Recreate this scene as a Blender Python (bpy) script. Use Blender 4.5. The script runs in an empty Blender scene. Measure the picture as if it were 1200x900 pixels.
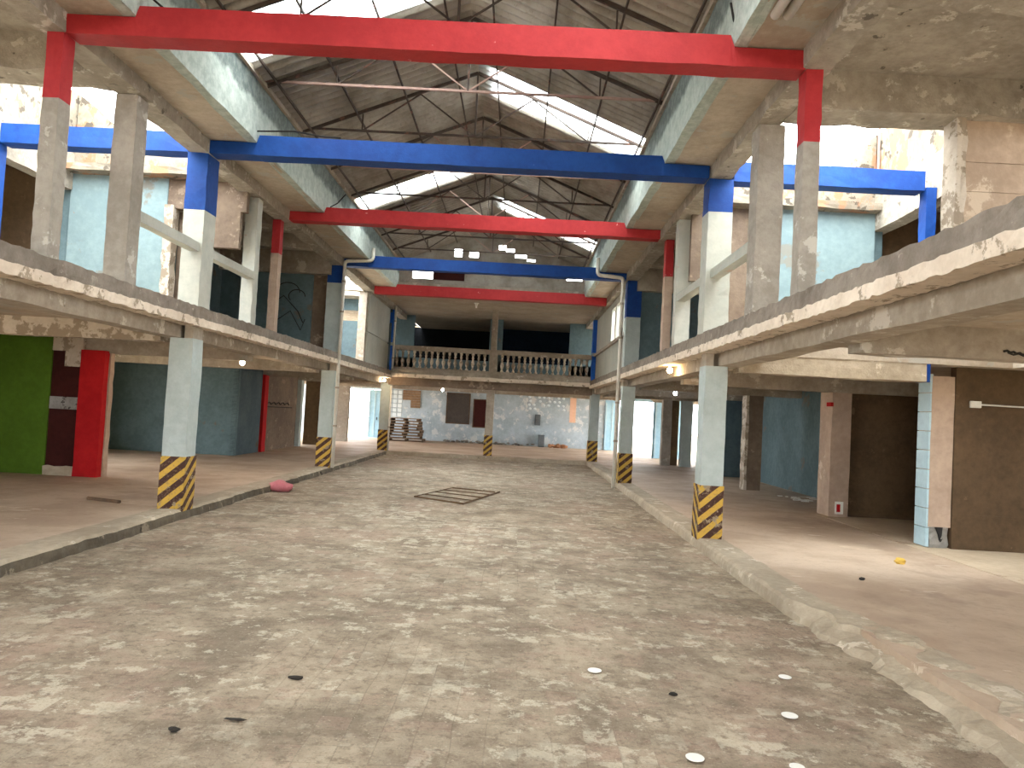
import bpy, bmesh, math, random
from mathutils import Vector, Matrix, noise as mnoise
random.seed(7)
S = bpy.context.scene
COL = S.collection

# ------------------------------------------------------------------ camera, sky, sun, exposure
def set_camera():
    f, pitch, roll, yaw = 870.05, .0378, .0538, -.0085
    cy, sy, cp, sp = math.cos(yaw), math.sin(yaw), math.cos(pitch), math.sin(pitch)
    fw = Vector((sy*cp, cy*cp, sp)); r0 = Vector((cy, -sy, 0)); u0 = r0.cross(fw)
    r = math.cos(roll)*r0 + math.sin(roll)*u0
    u = -math.sin(roll)*r0 + math.cos(roll)*u0
    cam = bpy.data.cameras.new('camera'); o = bpy.data.objects.new('camera', cam); COL.objects.link(o)
    cam.sensor_width = 36; cam.sensor_fit = 'HORIZONTAL'; cam.lens = f*36/1200
    cam.clip_start = .05; cam.clip_end = 400
    m = Matrix((r, u, -fw)).transposed().to_4x4(); m.translation = Vector((1.052, 0, 1.831))
    o.matrix_world = m
    S.camera = o
set_camera()

W = bpy.data.worlds.new('overcast_sky'); S.world = W; W.use_nodes = True
WN = W.node_tree.nodes; WL = W.node_tree.links
bg = WN['Background']; bg.inputs[0].default_value = (.93, .965, 1, 1); bg.inputs[1].default_value = 7.5

sun = bpy.data.lights.new('soft_sun', 'SUN'); sun.energy = 2.5; sun.angle = math.radians(50); sun.color = (1, .97, .92)
suno = bpy.data.objects.new('soft_sun', sun); COL.objects.link(suno)
suno.rotation_euler = Vector((.08, .22, -1)).to_track_quat('-Z', 'Y').to_euler()

S.view_settings.view_transform = 'Standard'; S.view_settings.look = 'None'
S.view_settings.exposure = 1.15; S.view_settings.gamma = 1; S.view_settings.use_curve_mapping = False
S.cycles.max_bounces = 10; S.cycles.diffuse_bounces = 6; S.cycles.transparent_max_bounces = 12
S.cycles.use_denoising = True

# ------------------------------------------------------------------ materials
def lin(c):
    return tuple(((v/255)/12.92 if v/255 <= .04045 else ((v/255+.055)/1.055)**2.4) for v in c) + (1,)

class NT:
    def __init__(s, name):
        s.m = bpy.data.materials.new(name); s.m.use_nodes = True
        s.n = s.m.node_tree.nodes; s.l = s.m.node_tree.links
        s.b = s.n['Principled BSDF']; s.b.inputs['Specular IOR Level'].default_value = .25
        s.pos = s.n.new('ShaderNodeNewGeometry').outputs['Position']
    def math(s, op, a, b=None, c=None, clamp=False):
        n = s.n.new('ShaderNodeMath'); n.operation = op; n.use_clamp = clamp
        for i, v in enumerate((a, b, c)):
            if v is None: continue
            if isinstance(v, (int, float)): n.inputs[i].default_value = v
            else: s.l.new(v, n.inputs[i])
        return n.outputs[0]
    def noise(s, scale, detail=4, rough=.55, vec=None, stretch=None, off=0):
        n = s.n.new('ShaderNodeTexNoise'); n.inputs['Scale'].default_value = scale
        n.inputs['Detail'].default_value = detail; n.inputs['Roughness'].default_value = rough
        v = vec or s.pos
        if stretch or off:
            mp = s.n.new('ShaderNodeMapping'); mp.inputs['Scale'].default_value = stretch or (1, 1, 1)
            mp.inputs['Location'].default_value = (off, off*.7, off*1.3); s.l.new(v, mp.inputs[0]); v = mp.outputs[0]
        s.l.new(v, n.inputs['Vector']); return n.outputs['Fac']
    def step(s, v, lo, hi):
        n = s.n.new('ShaderNodeMapRange'); n.interpolation_type = 'SMOOTHSTEP'
        n.inputs['From Min'].default_value = lo; n.inputs['From Max'].default_value = hi
        s.l.new(v, n.inputs['Value']); return n.outputs[0]
    def mix(s, f, a, b):
        n = s.n.new('ShaderNodeMix'); n.data_type = 'RGBA'
        for sock, v in ((n.inputs[0], f), (n.inputs[6], a), (n.inputs[7], b)):
            if isinstance(v, (int, float)): sock.default_value = v
            elif isinstance(v, tuple): sock.default_value = v if len(v) == 4 and max(v) <= 1.0001 else lin(v)
            else: s.l.new(v, sock)
        return n.outputs[2]
    def xyz(s):
        n = s.n.new('ShaderNodeSeparateXYZ'); s.l.new(s.pos, n.inputs[0]); return n.outputs
    def out(s, col, rough=.85, bump=None, bs=.2, bd=.01):
        s.l.new(col, s.b.inputs['Base Color']); s.b.inputs['Roughness'].default_value = rough
        if bump is not None:
            b = s.n.new('ShaderNodeBump'); b.inputs['Strength'].default_value = bs; b.inputs['Distance'].default_value = bd
            s.l.new(bump, b.inputs['Height']); s.l.new(b.outputs[0], s.b.inputs['Normal'])
        return s.m

def plaster(name, base, dark, patch=None, amount=.5, pscale=1.6, rough=.9, stretch=None, spots=None, spot_amount=.68, bump=.35, off=0):
    t = NT(name)
    n1 = t.noise(1.1, 6, .65, off=off+.1); n2 = t.noise(9, 5, .7, off=off+.3)
    f = t.step(t.math('ADD', t.math('MULTIPLY', n1, .6), t.math('MULTIPLY', n2, .4)), .36, .66)
    c = t.mix(f, dark, base)
    if patch:
        pn = t.noise(pscale, 8, .68, stretch=stretch, off=off+5)
        c = t.mix(t.step(pn, amount-.015, amount+.03), c, patch)
    if spots:
        sn = t.noise(4.5, 6, .6, off=off+11)
        c = t.mix(t.step(sn, spot_amount, spot_amount+.04), c, spots)
    return t.out(c, rough, n2, bump, .02)

M = {}
M['concrete'] = plaster('worn_concrete', (180, 169, 153), (148, 137, 122), (196, 188, 174), .60, 2.2, spots=(104, 95, 84), spot_amount=.70)
M['soffit'] = plaster('stained_soffit', (190, 177, 159), (164, 150, 132), (172, 166, 154), .58, 1.4, spots=(116, 104, 92), spot_amount=.72)
M['rough'] = plaster('rough_spalled_concrete', (174, 165, 150), (140, 131, 118), (188, 180, 166), .58, 3.2, spots=(104, 96, 86), spot_amount=.64, bump=1.0)
M['mortar'] = plaster('grey_mortar', (146, 136, 124), (116, 106, 95), (166, 156, 142), .62, 4, bump=.8)
M['cream'] = plaster('peeling_cream_paint', (228, 214, 196), (204, 188, 168), (158, 142, 122), .57, 5, spots=(120, 104, 88), spot_amount=.7)
M['peel'] = plaster('peeling_white_paint', (206, 196, 180), (186, 174, 156), (150, 136, 118), .50, 4)
M['mint'] = plaster('pale_mint_paint', (186, 196, 192), (168, 178, 174), (190, 176, 160), .68, 2, bump=.2)
M['white'] = plaster('chalky_white_paint', (190, 190, 178), (172, 174, 164), (184, 158, 140), .66, 2.2, bump=.2)
M['graypost'] = plaster('grey_cement_post', (172, 164, 152), (144, 136, 125), (190, 184, 173), .62, 3, bump=.6)
M['red'] = plaster('red_paint', (182, 52, 54), (162, 40, 44), (220, 156, 150), .69, 4.5, rough=.6, bump=.25)
M['blue'] = plaster('blue_paint', (20, 70, 142), (12, 54, 122), (150, 172, 205), .70, 4.5, rough=.6, bump=.25)
M['blueC'] = plaster('bright_blue_paint', (30, 104, 206), (20, 84, 180), rough=.5, bump=.2)
M['cyan'] = plaster('pale_cyan_wall_paint', (138, 158, 159), (120, 140, 143), (130, 130, 122), .64, 1.2, spots=(146, 124, 112), spot_amount=.70, bump=.2)
M['teal'] = plaster('teal_wall_paint', (112, 132, 136), (92, 112, 116), (116, 112, 104), .62, .9, bump=.2)
M['tealdark'] = plaster('dark_teal_wall_paint', (90, 106, 110), (72, 86, 92), (92, 82, 70), .62, .9, bump=.2)
M['backblue'] = plaster('light_blue_wall_paint', (186, 200, 208), (160, 174, 182), (208, 212, 212), .56, 2.5, spots=(140, 144, 146), spot_amount=.68, bump=.3)
M['brick'] = plaster('bare_brown_brick', (132, 115, 98), (106, 91, 78), (150, 133, 115), .6, 2.4, bump=.7)
M['block'] = plaster('brown_block_wall', (186, 164, 142), (160, 140, 120), (196, 178, 156), .62, 1.2, bump=.3)
M['darkbrown'] = plaster('dark_brown_board', (104, 84, 62), (82, 66, 48), (112, 92, 70), .62, 1.6, bump=.3)
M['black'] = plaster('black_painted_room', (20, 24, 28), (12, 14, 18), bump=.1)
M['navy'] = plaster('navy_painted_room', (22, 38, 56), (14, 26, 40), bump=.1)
M['green'] = plaster('green_shop_paint', (84, 116, 32), (72, 100, 24), bump=.15)
M['maroon'] = plaster('dark_maroon_paint', (66, 26, 22), (50, 18, 16), bump=.2)
M['shopred'] = plaster('bright_red_shop_paint', (186, 28, 30), (164, 20, 24), (200, 116, 106), .72, 2.5, bump=.2)
M['pinkbeige'] = plaster('pinkish_beige_render', (192, 170, 150), (170, 148, 130), (206, 190, 172), .64, 1.6, bump=.25)
M['paleblue'] = plaster('pale_blue_tile', (186, 214, 224), (164, 194, 206), bump=.1, rough=.35)
M['greybroken'] = plaster('broken_grey_render', (160, 158, 152), (120, 116, 110), (60, 56, 52), .58, 6, bump=.8)
M['shaft'] = plaster('flaky_white_parapet', (146, 138, 122), (120, 110, 96), (150, 112, 86), .54, 3, stretch=(1, 1, .6), spots=(86, 78, 68), spot_amount=.58)
M['steel'] = plaster('dark_rusty_steel', (84, 72, 64), (62, 52, 46), (110, 78, 66), .6, 3, rough=.7)
M['pinksteel'] = plaster('faded_pink_steel', (176, 146, 134), (146, 118, 108), rough=.7)
M['wood'] = plaster('weathered_wood', (150, 124, 98), (112, 90, 70), rough=.85, bump=.4)
M['wooddark'] = plaster('dark_wood', (108, 86, 66), (78, 62, 48), rough=.85, bump=.4)
M['greybox'] = plaster('grey_metal_box', (110, 118, 122), (90, 98, 102), rough=.6)
M['pvc'] = plaster('white_plastic_pipe', (226, 222, 212), (206, 202, 190), rough=.4, bump=.05)
M['cable'] = plaster('black_cable', (36, 34, 32), (26, 24, 22), rough=.6, bump=.05)
M['disc'] = plaster('white_card', (246, 244, 238), (236, 234, 226), rough=.7, bump=.05)
M['rag'] = plaster('pink_plastic', (226, 150, 156), (206, 120, 130), rough=.5, bump=.3)
M['yellow'] = plaster('yellow_scrap', (222, 192, 92), (200, 160, 70), rough=.6, bump=.3)
M['orange'] = plaster('orange_rubble', (190, 140, 104), (150, 108, 82), bump=.8)
M['peach'] = plaster('peach_strip', (236, 196, 168), (222, 180, 152), bump=.1)
M['glassblock'] = plaster('pale_vent_block', (232, 240, 244), (214, 226, 232), rough=.4, bump=.1)
M['charcoal'] = plaster('charcoal_chip', (60, 56, 50), (44, 40, 36), bump=.4)
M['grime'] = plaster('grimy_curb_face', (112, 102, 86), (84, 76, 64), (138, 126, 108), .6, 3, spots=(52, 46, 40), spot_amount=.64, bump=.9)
M['curb'] = plaster('pale_curb_concrete', (190, 176, 154), (160, 146, 126), (206, 194, 174), .6, 2.6, spots=(120, 106, 90), spot_amount=.7, bump=.7)
M['palefloor'] = plaster('pale_stall_tile', (204, 186, 160), (184, 166, 142), (170, 148, 126), .62, 1.6, bump=.15)
M['doorblue'] = plaster('pale_blue_door_paint', (170, 208, 226), (150, 190, 212), rough=.5, bump=.05)
M['rust'] = plaster('rusty_bar', (112, 88, 60), (80, 60, 42), rough=.8, bump=.4)

def mk_gutter():
    t = NT('mossy_gutter_plaster'); z = t.xyz()[2]
    n = t.noise(2.6, 6, .7); n2 = t.noise(8, 5, .7, off=3)
    c = t.mix(t.step(n2, .35, .65), (160, 171, 162), (186, 195, 186))
    zz = t.math('ADD', z, t.math('MULTIPLY', t.math('SUBTRACT', n, .5), .35))
    c = t.mix(t.step(zz, 6.13, 6.24), c, t.mix(t.step(n2, .4, .62), (100, 110, 106), (126, 135, 130)))
    return t.out(c, .9, n2, .4, .02)
M['gutter'] = mk_gutter()

def mk_stripe():
    t = NT('worn_yellow_brown_warning_stripes'); x, y, z = t.xyz()
    s = t.math('SUBTRACT', t.math('MULTIPLY', z, 1.15), t.math('ADD', x, y))
    fr = t.math('FRACT', t.math('MULTIPLY', s, 3.9))
    n = t.noise(7, 6, .7); n2 = t.noise(26, 4, .6)
    st = t.step(t.math('ADD', fr, t.math('MULTIPLY', t.math('SUBTRACT', n2, .5), .06)), .47, .5)
    c = t.mix(st, (198, 160, 70), (72, 48, 40))
    c = t.mix(t.step(n, .56, .62), c, (150, 134, 112))
    c = t.mix(t.math('MULTIPLY', t.step(n2, .52, .66), .45), c, (128, 108, 84))
    return t.out(c, .8, n2, .3, .01)
M['stripe'] = mk_stripe()

def mk_nave_floor():
    t = NT('worn_tile_floor'); x, y, z = t.xyz()
    big = t.noise(.33, 5, .6); mid = t.noise(1.5, 7, .7, off=2); fine = t.noise(11, 6, .75, off=4); grit = t.noise(60, 3, .6)
    c = t.mix(t.step(mid, .36, .64), (134, 120, 102), (176, 160, 138))
    c = t.mix(t.math('MULTIPLY', t.step(t.noise(.55, 6, .7, off=9), .5, .64), .5), c, (170, 144, 126))
    c = t.mix(t.math('MULTIPLY', t.step(fine, .48, .66), .6), c, (108, 95, 80))
    wx = t.math('ADD', x, t.math('MULTIPLY', t.math('SUBTRACT', t.noise(.8, 2), .5), .12))
    wy = t.math('ADD', y, t.math('MULTIPLY', t.math('SUBTRACT', t.noise(.9, 2, off=7), .5), .12))
    cv = t.n.new('ShaderNodeCombineXYZ')
    t.l.new(t.math('FLOOR', t.math('MULTIPLY', wx, 5.2)), cv.inputs[0]); t.l.new(t.math('FLOOR', t.math('MULTIPLY', wy, 5.2)), cv.inputs[1])
    wn = t.n.new('ShaderNodeTexWhiteNoise'); t.l.new(cv.outputs[0], wn.inputs['Vector']); rv = wn.outputs['Value']
    zone = t.step(t.noise(.45, 6, .7, off=21), .46, .60)
    chip = t.step(t.noise(6.5, 6, .75, off=31), .47, .52)
    pale = t.math('MULTIPLY', t.math('MULTIPLY', t.step(rv, .52, .56), zone), chip)
    flake = t.math('MULTIPLY', t.step(t.noise(4.5, 8, .75, off=41), .555, .585), t.step(t.noise(.5, 4, .6, off=51), .38, .52))
    c = t.mix(t.math('MULTIPLY', t.math('MAXIMUM', pale, flake), .62), c, (212, 202, 180))
    pk = t.math('MULTIPLY', t.math('MULTIPLY', t.math('LESS_THAN', rv, .14), chip), .45)
    c = t.mix(t.math('MULTIPLY', pk, .5), c, (176, 144, 128))
    fx = t.math('FRACT', t.math('MULTIPLY', wx, 5.2)); fy = t.math('FRACT', t.math('MULTIPLY', wy, 5.2))
    gl = t.math('MAXIMUM', t.math('LESS_THAN', fx, .04), t.math('LESS_THAN', fy, .04))
    c = t.mix(t.math('MULTIPLY', gl, t.math('MULTIPLY', t.step(big, .38, .58), .28)), c, (96, 85, 72))
    c = t.mix(t.math('MULTIPLY', t.step(t.noise(.75, 8, .75, off=61), .55, .66), .5), c, (106, 95, 80))
    c = t.mix(t.math('MULTIPLY', t.step(grit, .55, .68), .35), c, (96, 84, 70))
    c = t.mix(t.math('MULTIPLY', t.step(t.noise(38, 5, .75, off=71), .60, .66), .5), c, (206, 194, 170))
    h = t.math('ADD', fine, t.math('MULTIPLY', grit, .4))
    return t.out(c, .82, h, .7, .018)
M['nave'] = mk_nave_floor()

def mk_aisle_floor():
    t = NT('smooth_pinkish_cement_floor'); x, y, z = t.xyz()
    mid = t.noise(.9, 6, .62, off=2); fine = t.noise(14, 6, .7, off=4)
    c = t.mix(t.step(mid, .34, .66), (176, 154, 132), (200, 180, 158))
    c = t.mix(t.math('MULTIPLY', t.step(fine, .5, .7), .3), c, (150, 128, 110))
    c = t.mix(t.math('MULTIPLY', t.step(t.noise(1.7, 6, .65, off=15, stretch=(.6, 1.4, 1)), .64, .68), .7), c, (222, 206, 184))
    c = t.mix(t.math('MULTIPLY', t.step(t.noise(.6, 5, .65, off=25), .56, .66), .45), c, (150, 128, 110))
    return t.out(c, .7, fine, .25, .008)
M['aisle'] = mk_aisle_floor()

def mk_sheet():
    t = NT('weathered_corrugated_sheet')
    n = t.noise(1.4, 6, .65, stretch=(1, .5, 1)); n2 = t.noise(14, 4, .7)
    c = t.mix(t.step(n, .35, .65), (134, 127, 116), (170, 163, 152))
    c = t.mix(t.math('MULTIPLY', t.step(n2, .55, .7), .4), c, (108, 94, 82))
    return t.out(c, .75, n2, .2, .005)
M['sheet'] = mk_sheet()

def mk_translucent(name='translucent_roof_sheet', fac=.3, tint=(.95, .97, .96, 1)):
    m = bpy.data.materials.new(name); m.use_nodes = True
    n, l = m.node_tree.nodes, m.node_tree.links; n.clear()
    o = n.new('ShaderNodeOutputMaterial'); mx = n.new('ShaderNodeMixShader'); mx.inputs[0].default_value = fac
    a = n.new('ShaderNodeBsdfTransparent'); a.inputs[0].default_value = tint
    b = n.new('ShaderNodeBsdfTranslucent'); b.inputs[0].default_value = (.9, .92, .9, 1)
    l.new(a.outputs[0], mx.inputs[1]); l.new(b.outputs[0], mx.inputs[2]); l.new(mx.outputs[0], o.inputs[0]); return m
M['translucent'] = mk_translucent()
M['milky'] = mk_translucent('daylight_dimming_sheet', .62, (.78, .8, .79, 1))  # for the sheets added to cut daylight at the roof openings

def mk_emit(name, col, s):
    t = NT(name); t.b.inputs['Base Color'].default_value = col; t.b.inputs['Emission Color'].default_value = col
    t.b.inputs['Emission Strength'].default_value = s; return t.m
M['bulbwarm'] = mk_emit('lit_warm_bulb', (1, .78, .5, 1), 30)
M['bulbcool'] = mk_emit('lit_cool_bulb', (.85, .92, 1, 1), 30)

# ------------------------------------------------------------------ mesh helpers
class MB:
    def __init__(s): s.bm = bmesh.new()
    def box(s, x0, x1, y0, y1, z0, z1, bev=0):
        m = Matrix.Translation(((x0+x1)/2, (y0+y1)/2, (z0+z1)/2)) @ Matrix.Diagonal((abs(x1-x0), abs(y1-y0), abs(z1-z0), 1))
        r = bmesh.ops.create_cube(s.bm, size=1, matrix=m)
        if bev:
            es = list({e for v in r['verts'] for e in v.link_edges})
            bmesh.ops.bevel(s.bm, geom=es, offset=bev, segments=1, affect='EDGES')
        return s
    def rough(s, x0, x1, y0, y1, z0, z1, axis, seg=.3, jit=.012, nc=2):
        """bar along an axis, its cross-section outline subdivided and shaken, so that edges look hand cast"""
        ax = 'xyz'.index(axis); lo = (x0, y0, z0); hi = (x1, y1, z1)
        ob = [i for i in range(3) if i != ax]
        n = max(1, int(abs(hi[ax]-lo[ax])/seg))
        out = []
        for (a0, b0), (a1, b1) in (((0, 0), (1, 0)), ((1, 0), (1, 1)), ((1, 1), (0, 1)), ((0, 1), (0, 0))):
            for k in range(nc): t = k/nc; out.append((a0+(a1-a0)*t, b0+(b1-b0)*t))
        rings = []
        for i in range(n+1):
            ring = []
            for (a, b) in out:
                p = [0, 0, 0]; p[ax] = lo[ax]+(hi[ax]-lo[ax])*i/n
                p[ob[0]] = lo[ob[0]]+(hi[ob[0]]-lo[ob[0]])*a; p[ob[1]] = lo[ob[1]]+(hi[ob[1]]-lo[ob[1]])*b
                corner = (a in (0, 1)) and (b in (0, 1)); j = jit if corner else jit*.5
                p[ob[0]] += random.uniform(-j, j); p[ob[1]] += random.uniform(-j, j)
                ring.append(s.bm.verts.new(p))
            rings.append(ring)
        K = len(out)
        for i in range(n):
            for k in range(K):
                s.bm.faces.new((rings[i][k], rings[i][(k+1) % K], rings[i+1][(k+1) % K], rings[i+1][k]))
        s.bm.faces.new(rings[0][::-1]); s.bm.faces.new(rings[-1])
        return s
    def tube(s, pts, r, seg=8):
        pts = [Vector(p) for p in pts]; rings = []
        for i, p in enumerate(pts):
            d = (pts[min(i+1, len(pts)-1)] - pts[max(i-1, 0)]).normalized()
            a = d.orthogonal().normalized() if i == 0 else (a - d*a.dot(d)).normalized()
            b = d.cross(a)
            rings.append([s.bm.verts.new(p + r*(math.cos(2*math.pi*k/seg)*a + math.sin(2*math.pi*k/seg)*b)) for k in range(seg)])
        for i in range(len(rings)-1):
            for k in range(seg):
                s.bm.faces.new((rings[i][k], rings[i][(k+1) % seg], rings[i+1][(k+1) % seg], rings[i+1][k]))
        s.bm.faces.new(rings[0][::-1]); s.bm.faces.new(rings[-1]); return s
    def bar(s, a, b, w, h=None):
        """square steel bar between two points"""
        a, b = Vector(a), Vector(b); d = (b-a); L = d.length; h = h or w
        q = d.to_track_quat('X', 'Z').to_matrix().to_4x4()
        m = Matrix.Translation((a+b)/2) @ q @ Matrix.Diagonal((L, w, h, 1))
        bmesh.ops.create_cube(s.bm, size=1, matrix=m); return s
    def lathe(s, prof, c, seg=12):
        rings = [[s.bm.verts.new((c[0]+r*math.cos(2*math.pi*k/seg), c[1]+r*math.sin(2*math.pi*k/seg), c[2]+z)) for k in range(seg)] for r, z in prof]
        for i in range(len(rings)-1):
            for k in range(seg):
                s.bm.faces.new((rings[i][k], rings[i][(k+1) % seg], rings[i+1][(k+1) % seg], rings[i+1][k]))
        s.bm.faces.new(rings[0][::-1]); s.bm.faces.new(rings[-1]); return s
    def ball(s, c, r, sub=2, sc=(1, 1, 1), jit=0):
        v = bmesh.ops.create_icosphere(s.bm, subdivisions=sub, radius=r, matrix=Matrix.Translation(c) @ Matrix.Diagonal((*sc, 1)))['verts']
        if jit:
            for q in v: q.co += Vector([random.uniform(-jit, jit) for _ in range(3)])
        return s
    def poly(s, pts2, axis, lo, hi):
        """extruded outline; axis is the normal direction"""
        def P(a, b, c):
            return {'y': (a, c, b), 'x': (c, a, b), 'z': (a, b, c)}[axis]
        f = [s.bm.verts.new(P(a, b, lo)) for a, b in pts2]; g = [s.bm.verts.new(P(a, b, hi)) for a, b in pts2]
        s.bm.faces.new(f); s.bm.faces.new(g[::-1]); n = len(f)
        for i in range(n): s.bm.faces.new((f[i], g[i], g[(i+1) % n], f[(i+1) % n]))
        return s
    def build(s, name, mat, parent=None, smooth=False, bevel=0):
        bm = s.bm; bmesh.ops.recalc_face_normals(bm, faces=bm.faces)
        vs = [v.co for v in bm.verts]
        if parent is not None: off = world_loc(parent)
        else:
            lo = [min(v[i] for v in vs) for i in range(3)]; hi = [max(v[i] for v in vs) for i in range(3)]
            off = Vector(((lo[0]+hi[0])/2, (lo[1]+hi[1])/2, lo[2]))
        bmesh.ops.translate(bm, verts=bm.verts, vec=-off)
        me = bpy.data.meshes.new(name); bm.to_mesh(me); bm.free()
        me.materials.append(M[mat] if isinstance(mat, str) else mat)
        if smooth:
            for p in me.polygons: p.use_smooth = True
        o = bpy.data.objects.new(name, me); COL.objects.link(o)
        if parent is not None: o.parent = parent
        else: o.location = off
        if bevel:
            b = o.modifiers.new('bevel', 'BEVEL'); b.width = bevel; b.segments = 2; b.limit_method = 'ANGLE'
        return o

def world_loc(o):
    v = Vector(o.location)
    while o.parent is not None: o = o.parent; v = v + Vector(o.location)
    return v
def thing(name, label, cat, loc, group=None):
    o = bpy.data.objects.new(name, None); COL.objects.link(o); o.location = loc; o.empty_display_size = .2
    return tag(o, label, cat, group)
def tag(o, label, cat, group=None, kind='thing'):
    o['label'] = label; o['category'] = cat; o['kind'] = kind
    if group: o['group'] = group
    return o
def struct(o, label=None, cat=None):
    o['kind'] = 'structure'
    if label: o['label'] = label
    if cat: o['category'] = cat
    return o
def B(*a, **k): return MB().box(*a, **k)
def R(*a, **k): return MB().rough(*a, **k)

# heights and lines of the building
FL = .13                 # raised aisle floor
YA, YB, YC = 10.96, 19.52, 28.04
SLAB0, SLAB1 = 2.87, 3.10
BACK = 38.4

# ================================================================== STRUCTURE
def wavy_floor(x0, x1, y0, y1, step, amp, zbase):
    bm = bmesh.new(); nx = int((x1-x0)/step); ny = int((y1-y0)/step)
    vs = [[bm.verts.new((x0+(x1-x0)*i/nx, y0+(y1-y0)*j/ny,
            zbase + amp*mnoise.noise(Vector((i*step*.9, j*step*.9, 3.1))))) for j in range(ny+1)] for i in range(nx+1)]
    for i in range(nx):
        for j in range(ny): bm.faces.new((vs[i][j], vs[i+1][j], vs[i+1][j+1], vs[i][j+1]))
    mb = MB(); mb.bm.free(); mb.bm = bm; return mb
struct(wavy_floor(-4.3, 4.3, -6, 28.4, .25, .010, -.004).build('floor_nave', 'nave', smooth=True), 'worn tiled floor of the central hall with pale patches', 'floor')
struct(B(-60, 60, -60, 120, -.4, -.25).build('ground_outside', 'palefloor'), 'pale paved ground outside the building', 'ground')
struct(B(-11, -4.0, -6, 28.0, -.2, FL).build('floor_left', 'aisle'), 'raised cement floor of the left aisle', 'floor')
struct(B(4.1, 11, -6, 28.0, -.2, FL).build('floor_right', 'aisle'), 'raised cement floor of the right aisle', 'floor')
struct(B(-11, 11, 28.0, BACK+.4, -.2, FL).build('floor_back', 'aisle'), 'raised cement floor of the far hall under the balcony', 'floor')
struct(B(7.1, 10.98, 0, 14.9, FL-.1, FL+.006).build('floor_stall_right', 'palefloor'), 'pale tiled floor of the stalls at right', 'floor')
struct(B(-10.98, -7.25, 23.9, 28.0, FL-.1, FL+.05).build('floor_stall_left', 'palefloor'), 'pale raised threshold of the far left stall', 'floor')

# curbs: swept profiles, crumbling towards the camera on the right
def curb(side, name, label):
    bm = bmesh.new(); rows = []; y = -6.0
    while y < 28.3:
        n1 = mnoise.noise(Vector((y*.7, side*4, 0))); n2 = mnoise.noise(Vector((y*3.1, side*9, 2)))
        x0 = 3.76 + .05*n1 + .015*n2; ztop = FL + .012 + .008*n2; zmid = ztop - .03 - .012*n2; slope = .02
        xin = 4.18 + .03*n2
        if side > 0:
            k = min(1, max(0, (7.4-y)/1.1)) if y > 2 else 1
            x0 = x0*(1-k) + k*(3.86 + .1*n1 + .07*n2); slope = slope*(1-k) + k*(.34 + .16*n2); xin += k*(.34+.1*n1)
            zmid = zmid*(1-k) + k*(.085+.03*n2); ztop += k*.012*n2
        else:
            k = max(0, .6*mnoise.noise(Vector((y*1.9, 7, 1))))
            slope += .10*k; zmid -= .05*k; x0 += .03*n2
        pr = [(x0, -.06), (x0+slope*.35, zmid*.5 + .004*n1), (x0+slope, zmid), (x0+slope+.035+.02*n2, ztop), ((x0+slope+xin)/2, ztop+.004*n1), (xin, FL+.004), (xin+.02, FL-.08)]
        kk = (min(1, max(0, (7.4-y)/1.1)) if side > 0 else .12)
        rows.append([bm.verts.new((side*(a + (.012+.05*kk)*mnoise.noise(Vector((y*7, a*9, 5)))), y, b + (.035*kk*mnoise.noise(Vector((y*5, a*11, 8))) if 0 < q < 6 else 0))) for q, (a, b) in enumerate(pr)]); y += .07
    for a, b in zip(rows, rows[1:]):
        for k in range(len(a)-1): bm.faces.new((a[k], a[k+1], b[k+1], b[k]))
    mb = MB(); mb.bm.free(); mb.bm = bm
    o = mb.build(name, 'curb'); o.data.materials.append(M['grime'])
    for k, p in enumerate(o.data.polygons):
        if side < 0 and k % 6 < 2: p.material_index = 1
    return struct(o, label, 'curb')
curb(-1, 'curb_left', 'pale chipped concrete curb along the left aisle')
curb(1, 'curb_right', 'pale curb along the right aisle crumbling at its near end')
struct(R(-3.75, 3.75, 27.85, 28.12, -.1, FL+.01, 'x', .25, .012).build('curb_back', 'curb'), 'low concrete step before the far hall', 'curb')

# gallery floors (soffit below) with a hole in the right one
struct(B(-11, -3.78, -6, 28.3, SLAB0, SLAB1).build('ceiling_aisle_left', 'soffit'), 'stained concrete underside of the left gallery floor', 'ceiling')
g = MB()
HX0, HX1, HY0, HY1 = 4.65, 8.3, 9.4, 10.95
g.box(3.78, 11, -6, HY0, SLAB0, SLAB1); g.box(3.78, HX0, HY0, HY1, SLAB0, SLAB1); g.box(HX1, 11, HY0, HY1, SLAB0, SLAB1); g.box(3.78, 11, HY1, 28.3, SLAB0, SLAB1)
struct(g.build('ceiling_aisle_right', 'soffit'), 'stained concrete underside of the right gallery floor with a gap', 'ceiling')
struct(B(-11, 11, 28.3, BACK+.3, SLAB0, SLAB1).build('ceiling_back_hall', 'soffit'), 'concrete underside of the floor over the far hall', 'ceiling')
n_trim = [0]
def trim(mb, mat, label):
    n_trim[0] += 1
    return struct(mb.build('trim_%d' % n_trim[0], mat), label, 'trim')
for s, w in ((-1, 'left'), (1, 'right')):
    x = sorted((s*3.70, s*3.95)); trim(R(x[0], x[1], -6, 27.75, SLAB0-.015, SLAB0+.10, 'y', .07, .009), 'cream', 'cream chipped edge strip of the %s gallery floor' % w)
    x = sorted((s*3.725, s*4.05)); trim(R(x[0], x[1], -6, 27.8, SLAB0+.09, SLAB1+.045, 'y', .10, .011, 3), 'mortar', 'rough grey mortar rim on top of the %s gallery edge' % w)
    x = sorted((s*4.0, s*4.3)); trim(R(x[0], x[1], -6, 28.2, 2.67, SLAB0+.01, 'y', .5, .008), 'concrete', 'long concrete beam under the %s gallery' % w)
trim(R(-3.75, 3.75, 27.74, 28.5, 2.92, 3.06, 'x', .4, .01), 'cream', 'light moulding along the balcony edge')
trim(R(-3.75, 3.75, 27.86, 28.5, 3.05, 3.22, 'x', .4, .008), 'concrete', 'concrete plinth under the balustrade')
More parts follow.
